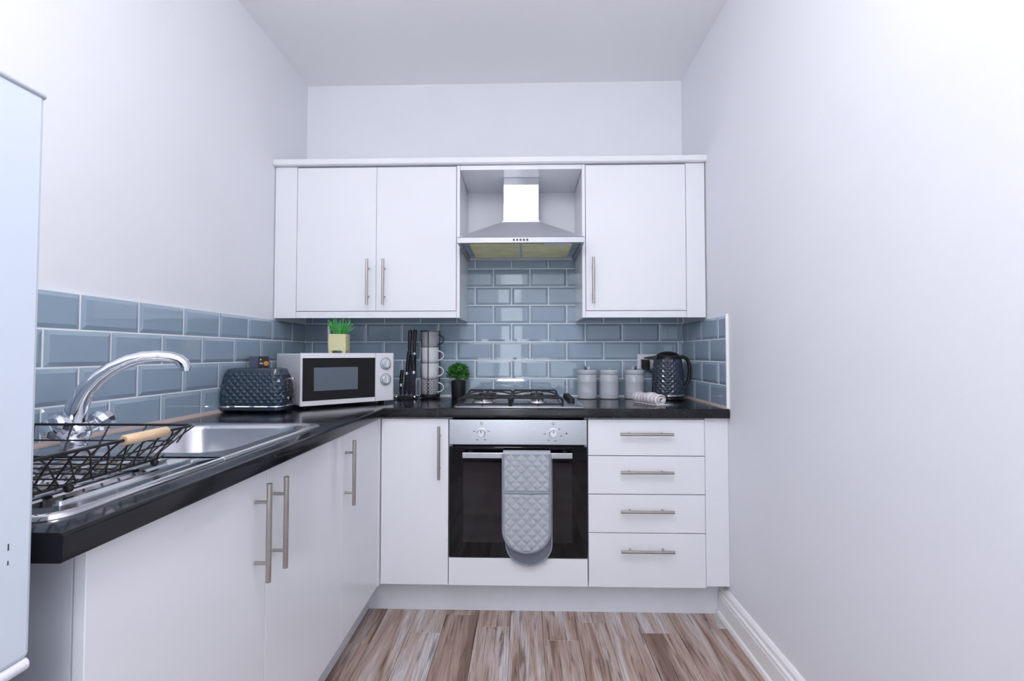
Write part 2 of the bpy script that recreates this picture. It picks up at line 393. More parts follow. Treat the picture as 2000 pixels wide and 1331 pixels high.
gr = MB().box(.0, XR, -.0046, 0, .905, ZT+5*HP).box(.905, 1.517, -.0046, 0, ZT+5*HP, 1.664); gr.build('grout', 'grout', wall_back)
B(0, .0046, -2.36, 0, .905, ZTL+.001).build('grout', 'grout', wall_left)
B(XR-.0046, XR, -YT, 0, .905, ZTL+.001).build('grout', 'grout', wall_right)
struct(B(XR-.0105, XR, -YT-.006, -YT, .9, ZTL+.004).build('trim_1', 'skirting'))
# strip sealing worktop to tiles (left, right, back)
struct(MB().prism([(.0086, .91), (.026, .91), (.024, .914), (.0086, .922)], -2.03, -.02, 'y').build('trim_2', 'sealant'))
struct(MB().prism([(XR-.0086, .91), (XR-.022, .91), (XR-.020, .914), (XR-.0086, .920)], -YT, -.02, 'y').build('trim_3', 'sealant'))
struct(MB().prism([(-.0086, .91), (-.020, .91), (-.018, .914), (-.0086, .918)], .03, XR-.02, 'x').build('trim_4', 'skirting'))

# ------------------------------------------------------------------ worktop
YBF, XLF = -.592, .624           # front edges
def nose(fr, bk):
    r = .007; s = 1 if fr > bk else -1; pr = [(bk, .87), ]
    for a in range(0, 7): t = math.radians(90*a/6); pr.append((fr-s*.004+s*.004*math.sin(t), .874-.004*math.cos(t)))
    for a in range(0, 7): t = math.radians(90*a/6); pr.append((fr-s*r+s*r*math.cos(t), .91-r+r*math.sin(t)))
    pr.append((bk, .91)); return pr
wt = MB()
wt.prism(nose(XLF, .545), -2.04, YBF+.01, 'y')
wt.box(.0086, .115, -2.04, YBF, .87, .91).box(.115, .545, -2.04, -1.575, .87, .91).box(.115, .545, -1.125, YBF, .87, .91)
wt.prism(nose(YBF, -.45), XLF-.012, XR-.004, 'x').box(.0086, XLF-.012, YBF, -.0086, .87, .91).box(XLF-.012, XR-.009, -.45, -.0086, .87, .91)
tag(wt.build('worktop', 'worktop', smooth=30), 'black speckled stone-effect worktop running along both cabinet runs', 'worktop')

# ------------------------------------------------------------------ cabinets
def bar_handle(parent, p0, p1, out, post=.032):
    """satin bar on two posts; p0,p1 ends of the bar, out = unit vector away from the door"""
    p0, p1, out = Vector(p0), Vector(p1), Vector(out); d = (p1-p0).normalized(); L = (p1-p0).length
    mb = MB().cyl(p0, p1, .0062, n=14)
    for t in (.19, .81):
        q = p0+d*(L*t); mb.cyl(q-out*post, q, .0042, n=10)
    return mb.build('handle', 'handle', parent, smooth=40, label='satin metal bar handle')
def front(name, parent, box, hnd=None, out=(0, -1, 0), bevel=.0012):
    """door or drawer front (world coords) with its own bar handle"""
    d = B(*box).build(name, 'unit', parent, world=True, bevel=bevel)
    if hnd:
        inv = frame(parent).inverted(); r = frame(parent).to_3x3().inverted()
        bar_handle(d, inv @ Vector(hnd[0]), inv @ Vector(hnd[1]), r @ Vector(out))
    return d
YB, YU = -.568, -.344
g = .0016
# --- back run
u = thing('base_cabinet', 'narrow white base cabinet with upright bar handle, left of the oven', 'cabinet', (.75, -.28, .15), 0, 'base cabinets')
B(.612, .899, YB+.02, -.02, .15, .868).build('carcass', 'carcass', u, world=True)
front('door', u, (.604+g, .9-g, YB, YB+.018, .15, .862), ((.862, YB-.035, .607), (.862, YB-.035, .833)))
u = thing('drawer_unit', 'white unit of four drawers with horizontal bar handles, right of the oven', 'cabinet', (1.75, -.28, .15), 0, 'base cabinets')
B(1.503, 1.999, YB+.02, -.02, .15, .868).build('carcass', 'carcass', u, world=True)
zz = [.863, .706, .542, .378, .148]
for i, hz in enumerate((.803, .642, .478, .312)):
    front('drawer_front', u, (1.501+g, 2.0-g, YB, YB+.018, zz[i+1]+g, zz[i]-g), ((1.634, YB-.035, hz), (1.858, YB-.035, hz)))
B(2.001, XR-.001, YB+.004, YB+.022, .156, .868).build('filler_panel', 'unit', u, world=True)
ov = thing('oven_housing', 'white oven housing with a plain lower panel beneath the built-in oven', 'cabinet', (1.2, -.28, .15), 0, 'base cabinets')
oh = MB().box(.901, .912, YB+.02, -.02, .15, .868).box(1.489, 1.500, YB+.02, -.02, .15, .868).box(.912, 1.489, YB+.02, -.02, .15, .262)
oh.build('carcass', 'carcass', ov, world=True)
front('lower_panel', ov, (.9+g, 1.5-g, YB, YB+.018, .149, .266))
tag(B(.53, 2.093, YB+.086, YB+.102, .0, .149).build('plinth', 'plinth'), 'pale grey plinth board under the oven and drawers', 'plinth', 'plinth boards')
# --- left run
XD = .60
u = thing('sink_cabinet', 'white double-door sink cabinet with two upright bar handles', 'cabinet', (.3, -1.49, .15), 0, 'base cabinets')
B(.02, XD-.02, -1.98, -1.962, .0, .868).build('end_panel', 'carcass', u, world=True)
MB().box(.02, XD-.02, -1.962, -1.0, .15, .168).box(.02, XD-.02, -1.018, -1.0, .168, .868).box(.02, .03, -1.962, -1.018, .168, .868).build('carcass', 'carcass', u, world=True)
front('door', u, (XD-.018, XD, -1.979, -1.493, .15, .862), ((XD+.035, -1.545, .615), (XD+.035, -1.545, .842)), (1, 0, 0))
front('door', u, (XD-.018, XD, -1.490, -1.003, .15, .862), ((XD+.035, -1.465, .613), (XD+.035, -1.465, .838)), (1, 0, 0))
u = thing('corner_cabinet', 'white single-door corner cabinet with upright bar handle, beside the sink cabinet', 'cabinet', (.3, -.79, .15), 0, 'base cabinets')
B(.02, XD-.02, -.998, -.02, .15, .868).build('carcass', 'carcass', u, world=True)
front('door', u, (XD-.018, XD, -1.0, -.592, .15, .862), ((XD+.035, -.984, .617), (XD+.035, -.984, .842)), (1, 0, 0))
B(XD-.018, XD+.0035, -.590, YB+.0, .15, .866).build('corner_post', 'unit', u, world=True)
tag(B(.515, .530, -1.962, YB+.103, 0, .149).build('plinth', 'plinth'), 'pale grey plinth board under the sink cabinet run', 'plinth', 'plinth boards')
# --- wall units
u = thing('wall_cabinet', 'white double-door wall cabinet hung above the microwave and mugs', 'cabinet', (.51, -.17, 1.35), 0, 'wall cabinets')
MB().box(.114, .899, YU+.02, -.010, 1.35, 2.06).build('carcass', 'carcass', u, world=True)
B(.9, .915, YU, -.010, 1.318, 2.062).build('end_panel', 'unit', u, world=True, bevel=.001)
front('door', u, (.113+g, .507-g, YU, YU+.018, 1.352, 2.058), ((.472, YU-.035, 1.38), (.472, YU-.035, 1.601)))
front('door', u, (.507, .899-g, YU, YU+.018, 1.352, 2.058), ((.550, YU-.035, 1.378), (.550, YU-.035, 1.60)))
B(.004, .112, YU+.002, YU+.02, 1.318, 2.063).build('filler_panel', 'unit', u, world=True)
B(.113, .899, YU+.002, YU+.02, 1.318, 1.3495).build('pelmet', 'unit', u, world=True, bevel=.001)
u = thing('wall_cabinet', 'white single-door wall cabinet hung above the kettle and canisters', 'cabinet', (1.76, -.17, 1.35), 0, 'wall cabinets')
MB().box(1.524, 2.003, YU+.02, -.010, 1.35, 2.06).build('carcass', 'carcass', u, world=True)
B(1.507, 1.522, YU, -.010, 1.318, 2.062).build('end_panel', 'unit', u, world=True, bevel=.001)
front('door', u, (1.523+g, 2.004-g, YU, YU+.018, 1.352, 2.058), ((1.556, YU-.035, 1.384), (1.556, YU-.035, 1.604)))
B(2.005, XR-.006, YU+.002, YU+.02, 1.318, 2.063).build('filler_panel', 'unit', u, world=True)
B(1.523, 2.004, YU+.002, YU+.02, 1.318, 1.3495).build('pelmet', 'unit', u, world=True, bevel=.001)
tag(B(.916, 1.506, YU, -.0015, 2.04, 2.062).build('bridging_panel', 'unit', bevel=.001), 'white panel bridging the wall cabinets over the extractor chimney', 'panel')
tag(MB().prism([(YU-.018, 2.066), (YU-.022, 2.07), (YU-.022, 2.093), (YU-.018, 2.096), (-.001, 2.096), (-.001, 2.0645), (YU-.010, 2.0645)], .002, XR-.001, 'x').build('cornice', 'unit'),
    'white cornice board along the top of the wall cabinets', 'cornice')

# ------------------------------------------------------------------ extractor hood
h = thing('extractor_hood', 'stainless steel chimney extractor hood above the gas hob', 'extractor hood', (1.2095, -.22, 1.655))
hx0, hx1, hy0, hy1, hz = .9165, 1.5055, -.45, -.0095, 1.657
cx0, cx1, cy0 = 1.122, 1.302, -.235
r = lambda x0, x1, y0, y1, z: [(x0, y0, z), (x1, y0, z), (x1, y1, z), (x0, y1, z)]
MB().loft([r(hx0, hx1, hy0, hy1, hz+.027), r(cx0-.004, cx1+.004, cy0-.004, hy1, 1.812), r(cx0-.004, cx1+.004, cy0-.004, hy1, 1.818)], cap0=False).build('canopy', 'canopysteel', h, world=True)
lip = MB(); t = .012
lip.box(hx0, hx1, hy0, hy0+t, hz, hz+.0265).box(hx0, hx0+t, hy0+t, hy1, hz, hz+.0265).box(hx1-t, hx1, hy0+t, hy1, hz, hz+.0265).box(hx0+t, hx1-t, hy1-t, hy1, hz, hz+.0265)
lp = lip.build('rim', 'rimsteel', h, world=True, bevel=.0015)
B(hx0+t, hx1-t, hy0+t, hy1-t, hz+.012, hz+.018).build('underside', 'steel_h', h, world=True)
for a, b_ in ((hx0+.05, 1.206), (1.216, hx1-.05)):
    fl = B(a, b_, hy0+.075, hy1-.06, hz+.006, hz+.012).build('filter', 'filter', h, world=True, bevel=.001)
B(1.32, 1.44, hy0+.04, hy0+.07, hz+.004, hz+.0115).build('lamp_cover', 'white', h, world=True)
MB().box(cx0, cx1, cy0, hy1, 1.8185, 2.0395).build('chimney', 'steel', h, world=True, bevel=.002)
for i in range(5):
    x = 1.211+(i-2)*.0155
    MB().cyl((x, hy0-.004, hz+.0135), (x, hy0+.001, hz+.0135), .0048, n=12).build('button', 'black', h, world=True, smooth=40)

# ------------------------------------------------------------------ oven
o = thing('built_in_oven', 'built-in electric oven with steel control panel and black glass door', 'oven', (1.2, -.3, .27))
B(.914, 1.487, YB+.021, -.05, .272, .858).build('body', 'gap', o, world=True)
cp = B(.903, 1.497, YB-.006, YB+.0205, .752, .859).build('control_panel', 'steel_h', o, world=True, bevel=.0015)
def ring(c, r, w, y):
    n = 20; return [[(c[0]+q*math.cos(2*PI*i/n), y, c[1]+q*math.sin(2*PI*i/n)) for i in range(n)] for q in (r, r-w)]
def marks(parent, items, y, m='mark'):
    """small flat printed symbols standing 0.2 mm proud of a panel that faces -y"""
    mb = MB()
    for kind, x, z, sz in items:
        if kind == 'o': mb.loft(ring((x, z), sz, sz*.3, y), False, False)
        elif kind == '.': mb.prism([(x+sz*math.cos(2*PI*i/12), z+sz*math.sin(2*PI*i/12)) for i in range(12)], y, y+.0001, 'y')
        else:
            mb.prism([(x-sz, z-sz*.5), (x+sz, z-sz*.5), (x+sz, z-sz*.2), (x-sz, z-sz*.2)], y, y+.0001, 'y')
            mb.prism([(x-sz, z+sz*.2), (x+sz, z+sz*.2), (x+sz, z+sz*.5), (x-sz, z+sz*.5)], y, y+.0001, 'y')
    return mb.build('printed_symbols', m, parent, world=False, kind='stuff')
inv = frame(o).inverted()
def ovl(x, z): p = inv @ Vector((x, 0, z)); return p.x, p.z
kx1, kx2, kz = 1.043, 1.352, .803
it = []
for kx in (kx1, kx2):
    x, z = ovl(kx, kz); it += [('o', x, z+.040, .0055), ('.', x, z+.027, .0013)]
x, z = ovl(kx1, kz); it += [('=', x-.031, z+.006, .005), ('=', x+.031, z+.006, .005), ('=', x-.018, z-.030, .005), ('=', x+.016, z-.030, .005)]
x, z = ovl(kx2, kz); it += [('=', x-.036, z-.004, .005), ('=', x+.027, z+.017, .0045), ('=', x+.034, z-.012, .0045), ('=', x-.02, z-.031, .005), ('=', x+.009, z-.034, .005), ('.', x+.057, z-.002, .0036)]
marks(cp, it, (inv @ Vector((0, YB-.0062, 0))).y)
for kx in (kx1, kx2):
    k = MB(); y = YB-.006
    for a, r_ in ((0, .021), (-.004, .021), (-.005, .0175), (-.026, .0165), (-.028, .015)):
        pass
    k.loft([[(kx+r_*math.cos(2*PI*i/28), y+a, kz+r_*math.sin(2*PI*i/28)) for i in range(28)] for a, r_ in ((0, .0205), (-.004, .0205), (-.005, .0172), (-.026, .0162), (-.028, .0145))])
    kk = k.build('knob', 'canopysteel', o, world=True, smooth=35)
    B(kx-.0015, kx+.0015, y-.0288, y-.0275, kz+.003, kz+.014).build('pointer', 'mark', kk, world=False).matrix_local = frame(o).inverted()
dr = B(.903, 1.497, YB-.004, YB+.0205, .271, .742).build('door', 'glassblack', o, world=True, bevel=.002)
wnd = B(.965, 1.432, YB-.0048, YB-.0042, .335, .675).build('window', 'glasswin', dr, world=False); wnd.matrix_local = frame(o).inverted()
hd = MB().box(.966, 1.430, YB-.052, YB-.040, .703, .726).box(.985, 1.003, YB-.04, YB-.0035, .706, .722).box(1.393, 1.411, YB-.04, YB-.0035, .706, .722)
hb = hd.build('handle', 'steel_h', dr, bevel=.0015); hb.matrix_local = frame(o).inverted()
rk = MB()
for z in (.43, .54, .6): rk.box(.98, 1.418, YB-.0046, YB-.0041, z, z+.0018)

# ------------------------------------------------------------------ oven glove over the handle
def quilt(nx, nz, w, z0, z1, y, amp, rounded, xoff, off=0):
    pass
gl = thing('oven_glove', 'grey quilted double oven glove draped over the oven door handle', 'oven glove', (1.24, YB-.05, .25))
GX0, GX1 = 1.139, 1.337; gw = GX1-GX0; gc = (GX0+GX1)/2
def glove_half(x, zb):
    """half width at height: rounded bottom"""
    return x
def sheet(yf, ztop, zbot, xc, half, amp, cell, yslope=0., nx=54, nz=110, thick=.012, split=None):
    """padded hanging panel with a round end, front quilted in diamonds"""
    mb = MB(); R = half; fr, bk = [], []
    for j in range(nz+1):
        t = j/nz; z = ztop+(zbot-ztop)*t
        d = zbot+R*.92-z
        hw = half if d <= 0 else R*math.sqrt(max(0.0, 1-(d/(R*.92))**2))
        hw = max(hw, .002)
        for i in range(nx+1):
            s = -1+2*i/nx; x = xc+s*hw
            a, b_ = (x-xc)/cell+(z)/cell, (x-xc)/cell-(z)/cell
            q = min(abs(math.sin(PI*a/1.0)), abs(math.sin(PI*b_/1.0)))
            edge = min(1, (1-abs(s))*hw/.012, max(0, (z-zbot))/.012)
            pad = amp*(q**.55)*edge
            if split and abs(z-split) < .006: pad *= .2
            yy = yf+yslope*(ztop-z)-pad-(.004 if split and z < split else 0)*edge
            fr.append((x, yy, z)); bk.append((x, yf+yslope*(ztop-z)+thick*.5*min(1, edge+.3), z))
    n = nx+1
    fs = [(j*n+i, j*n+i+1, (j+1)*n+i+1, (j+1)*n+i) for j in range(nz) for i in range(nx)]
    mb.add(fr, fs); mb.add(bk, [f[::-1] for f in fs])
    return mb
fy = YB-.068
sheet(fy, .722, .318, gc-.001, gw/2, .007, .044, split=.566).build('front_pad', 'mitt', gl, world=True, smooth=60)
sheet(YB-.024, .722, .248, gc+.009, gw/2-.002, .0025, .06, nx=30, nz=60, thick=.010).build('back_pad', 'mittback', gl, world=True, smooth=60)
tp = []
for i in range(13):
    t = PI*i/12; tp.append((YB-.046+.022*-math.cos(t), .722+.014*math.sin(t)))
top = MB()
top.loft([[(x, a, b_) for a, b_ in tp] for x in [GX0+gw*q/20 for q in range(21)]], False, False, closed=False)
top.build('fold', 'mitt', gl, world=True, smooth=60)
def outline(xc, half, ztop, zbot, y):
    pts = [(xc-half, y, ztop-(ztop-zbot-half*.92)*i/8) for i in range(8)]
    for i in range(25):
        t = PI+PI*i/24; pts.append((xc+half*math.cos(t), y, zbot+half*.92+half*.92*math.sin(t)))
    pts += [(xc+half, y, zbot+half*.92+(ztop-zbot-half*.92)*(i+1)/8) for i in range(8)]
    return pts
MB().tube(outline(gc-.001, gw/2-.001, .725, .319, fy-.001), .0052, 8).build('binding', 'binding', gl, world=True, smooth=60)
MB().tube(outline(gc+.009, gw/2-.003, .72, .249, YB-.026), .0045, 8).build('binding', 'binding', gl, world=True, smooth=60)
MB().tube([(GX0+.004, fy-.005, .566), (gc, fy-.008, .565), (GX1-.004, fy-.005, .566)], .0038, 8).build('pocket_hem', 'binding', gl, world=True, smooth=60)

# ------------------------------------------------------------------ gas hob
hb = thing('gas_hob', 'stainless steel gas hob with black pan supports on the worktop', 'hob', (1.2, -.31, .91))
X0, X1, Y0, Y1 = .918, 1.492, -.556, -.07
MB().loft([rrect(X0, X1, Y0, Y1, .012, .9101), rrect(X0, X1, Y0, Y1, .012, .914), rrect(X0+.018, X1-.018, Y0+.018, Y1-.018, .01, .921), rrect(X0+.03, X1-.03, Y0+.03, Y1-.03, .01, .9185)]).build('hotplate', 'sinksteel', hb, world=True, smooth=30)
burn = [(1.04, -.19, .045), (1.29, -.19, .033), (1.04, -.42, .045), (1.29, -.42, .028)]
for bx, by, br in burn:
    MB().lathe([(br+.012, 0), (br+.010, .006), (br, .008), (br, .016)], (bx, by, .9186), 24).build('burner_ring', 'sinksteel', hb, world=True, smooth=35)
    MB().lathe([(br*1.0, 0), (br*1.04, .003), (br*.98, .008), (br*.3, .010)], (bx, by, .9347), 24).build('burner_cap', 'iron', hb, world=True, smooth=35)
for sx0, sx1 in ((.935, 1.162), (1.170, 1.397)):
    ps = MB(); z = .950; yA, yB = -.53, -.098; rr = .0048
    fr = [(sx0, yA, .9192), (sx0, yA, z-.01), (sx0+.01, yA, z)]
    ps.tube([(sx0, yA, .9195), (sx0, yA, z-.008), (sx0+.008, yA, z), (sx1-.008, yA, z), (sx1, yA, z-.008), (sx1, yA, .9195)], rr, 8)
    ps.tube([(sx0, yB, .9195), (sx0, yB, z-.008), (sx0+.008, yB, z), (sx1-.008, yB, z), (sx1, yB, z-.008), (sx1, yB, .9195)], rr, 8)
    for x in (sx0, sx1): ps.tube([(x, yA, z-.014), (x, yB, z-.014)], rr, 8)
    for y in (yA, yB): ps.tube([(sx0, y, .9225), (sx1, y, .9225)], .0035, 8)
    ps.tube([(sx0, (yA+yB)/2, z-.014), (sx1, (yA+yB)/2, z-.014)], rr, 8)
    for bx, by, br in burn:
        if sx0 < bx < sx1:
            for dx, dy in ((1, 0), (-1, 0), (0, 1), (0, -1)):
                e = (sx1 if dx > 0 else sx0) if dx else bx
                e2 = ((yB if by > -.3 else (yA+yB)/2) if dy > 0 else ((yA+yB)/2 if by > -.3 else yA)) if dy else by
                ps.tube([(bx+dx*.022, by+dy*.022, z+.002), ((bx+e)/2, (by+e2)/2, z+.002), (e, e2, z-.012)], rr*.9, 8)
    ps.build('pan_support', 'iron', hb, world=True, smooth=45)
for ky in (-.18, -.26, -.34, -.42):
    MB().lathe([(.0185, 0), (.0185, .004), (.0165, .006), (.0155, .02), (.013, .022)], (1.443, ky, .9187), 20).build('knob', 'black', hb, world=True, smooth=35)

# ------------------------------------------------------------------ sink
sk = thing('sink', 'stainless steel inset sink with bowl and ribbed drainer', 'sink', (.32, -1.55, .91))
sx0, sx1, sy0, sy1, ym = .062, .572, -2.005, -1.093, -1.615
zd = .9165
def rim_rings(y0, y1, r):
    return [rrect(sx0, sx1, y0, y1, r, .9103), rrect(sx0+.001, sx1-.001, y0+(.001 if y0 == sy0 else 0), y1-(.001 if y1 == sy1 else 0), r, .915),
            rrect(sx0+.006, sx1-.006, y0+(.006 if y0 == sy0 else 0), y1-(.006 if y1 == sy1 else 0), r, .9185),
            rrect(sx0+.013, sx1-.013, y0+(.013 if y0 == sy0 else 0), y1-(.013 if y1 == sy1 else 0), r, zd)]
far = rim_rings(ym, sy1, [.04, .04, .001, .001])
bx0, bx1, by0, by1 = .158, .528, -1.565, -1.137
bowl_r = [rrect(bx0, bx1, by0, by1, .07, zd), rrect(bx0+.004, bx1-.004, by0+.004, by1-.004, .068, zd-.003), rrect(bx0+.008, bx1-.008, by0+.008, by1-.008, .065, zd-.012),
          rrect(bx0+.02, bx1-.02, by0+.02, by1-.02, .06, zd-.135), rrect(bx0+.03, bx1-.03, by0+.03, by1-.03, .055, zd-.148), rrect(bx0+.05, bx1-.05, by0+.05, by1-.05, .05, zd-.153)]
MB().loft(far+bowl_r, cap0=False).build('bowl', 'sinksteel', sk, world=True, smooth=50)
near = rim_rings(sy0, ym, [.001, .001, .04, .04])
dr_r = [rrect(.105, .540, -1.962, -1.640, .03, zd), rrect(.109, .536, -1.958, -1.644, .028, zd-.004), rrect(.114, .531, -1.953, -1.649, .026, zd-.0055)]
MB().loft(near+dr_r, cap0=False).build('drainer', 'decksteel', sk, world=True, smooth=50)
for i in range(8):
    x = .135+i*.052
    MB().loft([rrect(x, x+.016, -1.935, -1.59, .007, zd-.0056), rrect(x+.003, x+.013, -1.932, -1.593, .0045, zd+.0005)]).build('rib', 'decksteel', sk, world=True, smooth=60)
MB().lathe([(.04, 0), (.036, .002), (.02, .001), (.018, -.001)], (.33, -1.35, zd-.1525), 24).build('waste', 'chrome', sk, world=True, smooth=40)

# ------------------------------------------------------------------ tap
TX, TY = .118, -1.495
tp = thing('mixer_tap', 'chrome mixer tap with curved spout and two faceted handles', 'tap', (TX, TY, zd))
MB().lathe([(.026, 0), (.026, .006), (.021, .010), (.0195, .03), (.023, .04)], (TX, TY, zd), 24).build('base', 'chrome', tp, world=True, smooth=40)
sd = Vector((.305-TX, -1.362-TY, 0)); Ls = sd.length; sd.normalize()
prof = [(0, .945), (-.002, .985), (.004, 1.02), (.018, 1.052), (.040, 1.083), (.068, 1.108), (.100, 1.126), (.132, 1.136), (.162, 1.139), (.190, 1.136), (.208, 1.130), (.219, 1.120), (.2235, 1.108), (.224, 1.098)]
rad = [.027, .0245, .0225, .021, .0195, .018, .017, .016, .0153, .015, .015, .015, .0145, .0145]
MB().tube([(TX+sd.x*s_, TY+sd.y*s_, z) for s_, z in prof], rad, 18).build('spout', 'chrome', tp, world=True, smooth=50)
MB().sphere((TX, TY, .952), .033, 20, (1, 1, 1.05)).build('body', 'chrome', tp, world=True, smooth=60)
for s_ in (-1, 1):
    a = Vector((TX+.004, TY, .945)); d = Vector((.12, s_*.85, .38)).normalized()
    MB().cyl(a, a+d*.05, .0165, .015, 16).build('valve_stem', 'chrome', tp, world=True, smooth=40)
    MB().tube([a+d*q for q in (.045, .050, .066, .082, .087)], [.018, .025, .029, .0265, .017], 10).build('handle', 'chrome', tp, world=True, smooth=20)

# ------------------------------------------------------------------ dish rack
rk = thing('dish_rack', 'black wire dish rack with pale wooden grip on the sink drainer', 'dish rack', (.33, -1.80, zd))
zb, zr = .931, .992
TR = (.145, .521, -2.0, -1.640); BR = (.19, .480, -1.955, -1.683)
MB().tube([p for p in rrect(*TR, .02, zr, 4)], .0028, 8, closed=True).build('rim', 'wire', rk, world=True, smooth=60)
MB().tube([p for p in rrect(*BR, .02, zb, 4)], .0028, 8, closed=True).build('base_frame', 'wire', rk, world=True, smooth=60)
mid = tuple((a+b_)/2 for a, b_ in zip(TR, BR))
MB().tube([p for p in rrect(*mid, .02, (zb+zr)/2, 4)], .0017, 6, closed=True).build('middle_rail', 'wire', rk, world=True, smooth=60)
for i in range(7):
    y = BR[2]+.025+i*(BR[3]-BR[2]-.05)/6
    MB().tube([(BR[0], y, zb), (BR[1], y, zb)], .0017, 6).build('base_wire', 'wire', rk, world=True, smooth=60)
for fx in (0, 1):                                  # wavy lattice on the two long sides
    for ph in range(3):
        pts = []
        for i in range(73):
            t = i/72; y = -1.985+t*(.33)
            q = .5-.5*math.cos(2*PI*(t*3.1+ph/3))
            x = (BR[1]+(TR[1]-BR[1])*q) if fx else (BR[0]+(TR[0]-BR[0])*q)
            yb_, yt_ = BR[2]+t*(BR[3]-BR[2]), TR[2]+t*(TR[3]-TR[2])
            pts.append((x, yb_+(yt_-yb_)*q, zb+(zr-zb)*q))
        MB().tube(pts, .0016, 6).build('lattice_wire', 'wire', rk, world=True, smooth=60)
for fy in (0, 1):                                  # struts at the two ends
    for i in range(5):
        t = (i+.25)/4.5
        xb, xt = BR[0]+t*(BR[1]-BR[0]), TR[0]+t*(TR[1]-TR[0])
        yb_, yt_ = (BR[3], TR[3]) if fy else (BR[2], TR[2])
        MB().tube([(xb, yb_, zb), (xt, yt_, zr)], .0017, 6).build('strut', 'wire', rk, world=True, smooth=60)
for x, y in ((BR[1], -1.885), (BR[1], -1.70), (BR[0], -1.885), (BR[0], -1.70)):
    MB().sphere((x, y, zb-.0065), .0078, 12).build('foot', 'black', rk, world=True, smooth=60)
for x in (TR[0], TR[1]):
    MB().tube([(x, -1.826, zr), (x, -1.823, zr), (x, -1.725, zr), (x, -1.722, zr)], [.0075, .0096, .0096, .0075], 14).build('grip', 'wood', rk, world=True, smooth=40)

# ------------------------------------------------------------------ fridge freezer
fr = thing('fridge_freezer', 'white fridge freezer standing beside the sink worktop', 'fridge', (.32, -2.34, 0))
FX, FY0, FY1 = .607, -2.612, -2.062
B(.03, FX-.055, FY0+.004, FY1-.004, .03, 1.468).build('body', 'fridge', fr, world=True, bevel=.004)
MB().box(.035, FX-.05, FY0, FY1, 1.4685, 1.484).build('top_cover', 'lidsteel', fr, world=True, bevel=.004)
ud = B(FX-.05, FX, FY0, FY1, .765, 1.482).build('upper_door', 'fridge', fr, world=True, bevel=.006)
ld = B(FX-.05, FX, FY0, FY1, .06, .735).build('lower_door', 'fridge', fr, world=True, bevel=.006)
MB().tube([(FX-.006, FY0+.004, .757), (FX-.006, FY1-.003, .757)], .0085, 12).build('grip_rail', 'white', fr, world=True, smooth=50)
MB().tube([(FX-.002, FY0+.003, 1.480), (FX-.002, FY1-.001, 1.480)], .0042, 8).build('top_edge', 'lidsteel', fr, world=True, smooth=50)
for y in (-2.55, -2.12):
    for x in (.1, .5): MB().cyl((x, y, 0), (x, y, .031), .018).build('foot', 'black', fr, world=True, smooth=40)
for z, s_ in ((.912, .004), (.893, .0025)):
    B(FX+.0001, FX+.0003, -2.093, -2.0915, z-s_, z+s_).build('scuff_mark', 'mark', fr, world=True)

# ------------------------------------------------------------------ microwave
mwc = Vector((.290, -.664)); mw = thing('microwave', 'white microwave oven set diagonally in the worktop corner', 'microwave', (mwc.x, mwc.y, .911), PI/4)
mw_w, mw_d, z0, z1 = .438, .315, .012, .236                        # local: x along the front, y into the corner
B(.004, mw_w-.004, .012, mw_d, z0, z1-.002).build('body', 'white', mw, bevel=.005)
MB().loft([[(x, y, z) for x, y in ((0, .012), (0, .002), (.006, -.004), (.335, -.012), (.335, .012))] for z in (z0, z1)]).build('door', 'white', mw, bevel=.0015)
d_ = [c for c in mw.children if c.name.startswith('door')][0]
MB().loft([[(x, -.0047-(x-.006)/.329*.008-e, z) for x, e in ((.007, .0), (.3335, .0))]+[(x, -.0047-(x-.006)/.329*.008+.002, z) for x in (.3335, .007)] for z in (z0+.021, z1-.021)]).build('black_panel', 'glassblack', d_)
MB().loft([[(x, -.0052-(x-.006)/.329*.008, z) for x in (.054, .250)]+[(x, -.0045-(x-.006)/.329*.008, z) for x in (.250, .054)] for z in (z0+.062, z1-.062)]).build('window', 'mwwin', d_)
pn = MB().loft([[(x, y, z) for x, y in ((.337, .012), (.337, -.012), (mw_w-.008, -.008), (mw_w, 0), (mw_w, .012))] for z in (z0, z1)]).build('control_panel', 'white', mw, bevel=.002)
for kz_ in (.186, .112):
    cx = .388; yk = -.0105
    k = MB().loft([[(cx+r_*math.cos(2*PI*i/28), yk+a, kz_+r_*math.sin(2*PI*i/28)) for i in range(28)] for a, r_ in ((0, .0245), (-.003, .0245), (-.004, .021), (-.012, .0205), (-.014, .018))]).build('knob', 'lidsteel', mw, smooth=35)
    MB().box(cx-.0035, cx+.0035, yk-.0225, yk-.0138, kz_-.017, kz_+.017).build('grip', 'white', k, bevel=.001)
    MB().loft(ring((cx, kz_), .0285, .0016, yk-.0025), False, False).build('dial_ring', 'mark', k)
for x in (.03, mw_w-.05):
    for y in (.03, mw_d-.05): MB().lathe([(.014, 0), (.014, .0125)], (x, y, -.0005), 12).build('foot', 'rubber', mw)

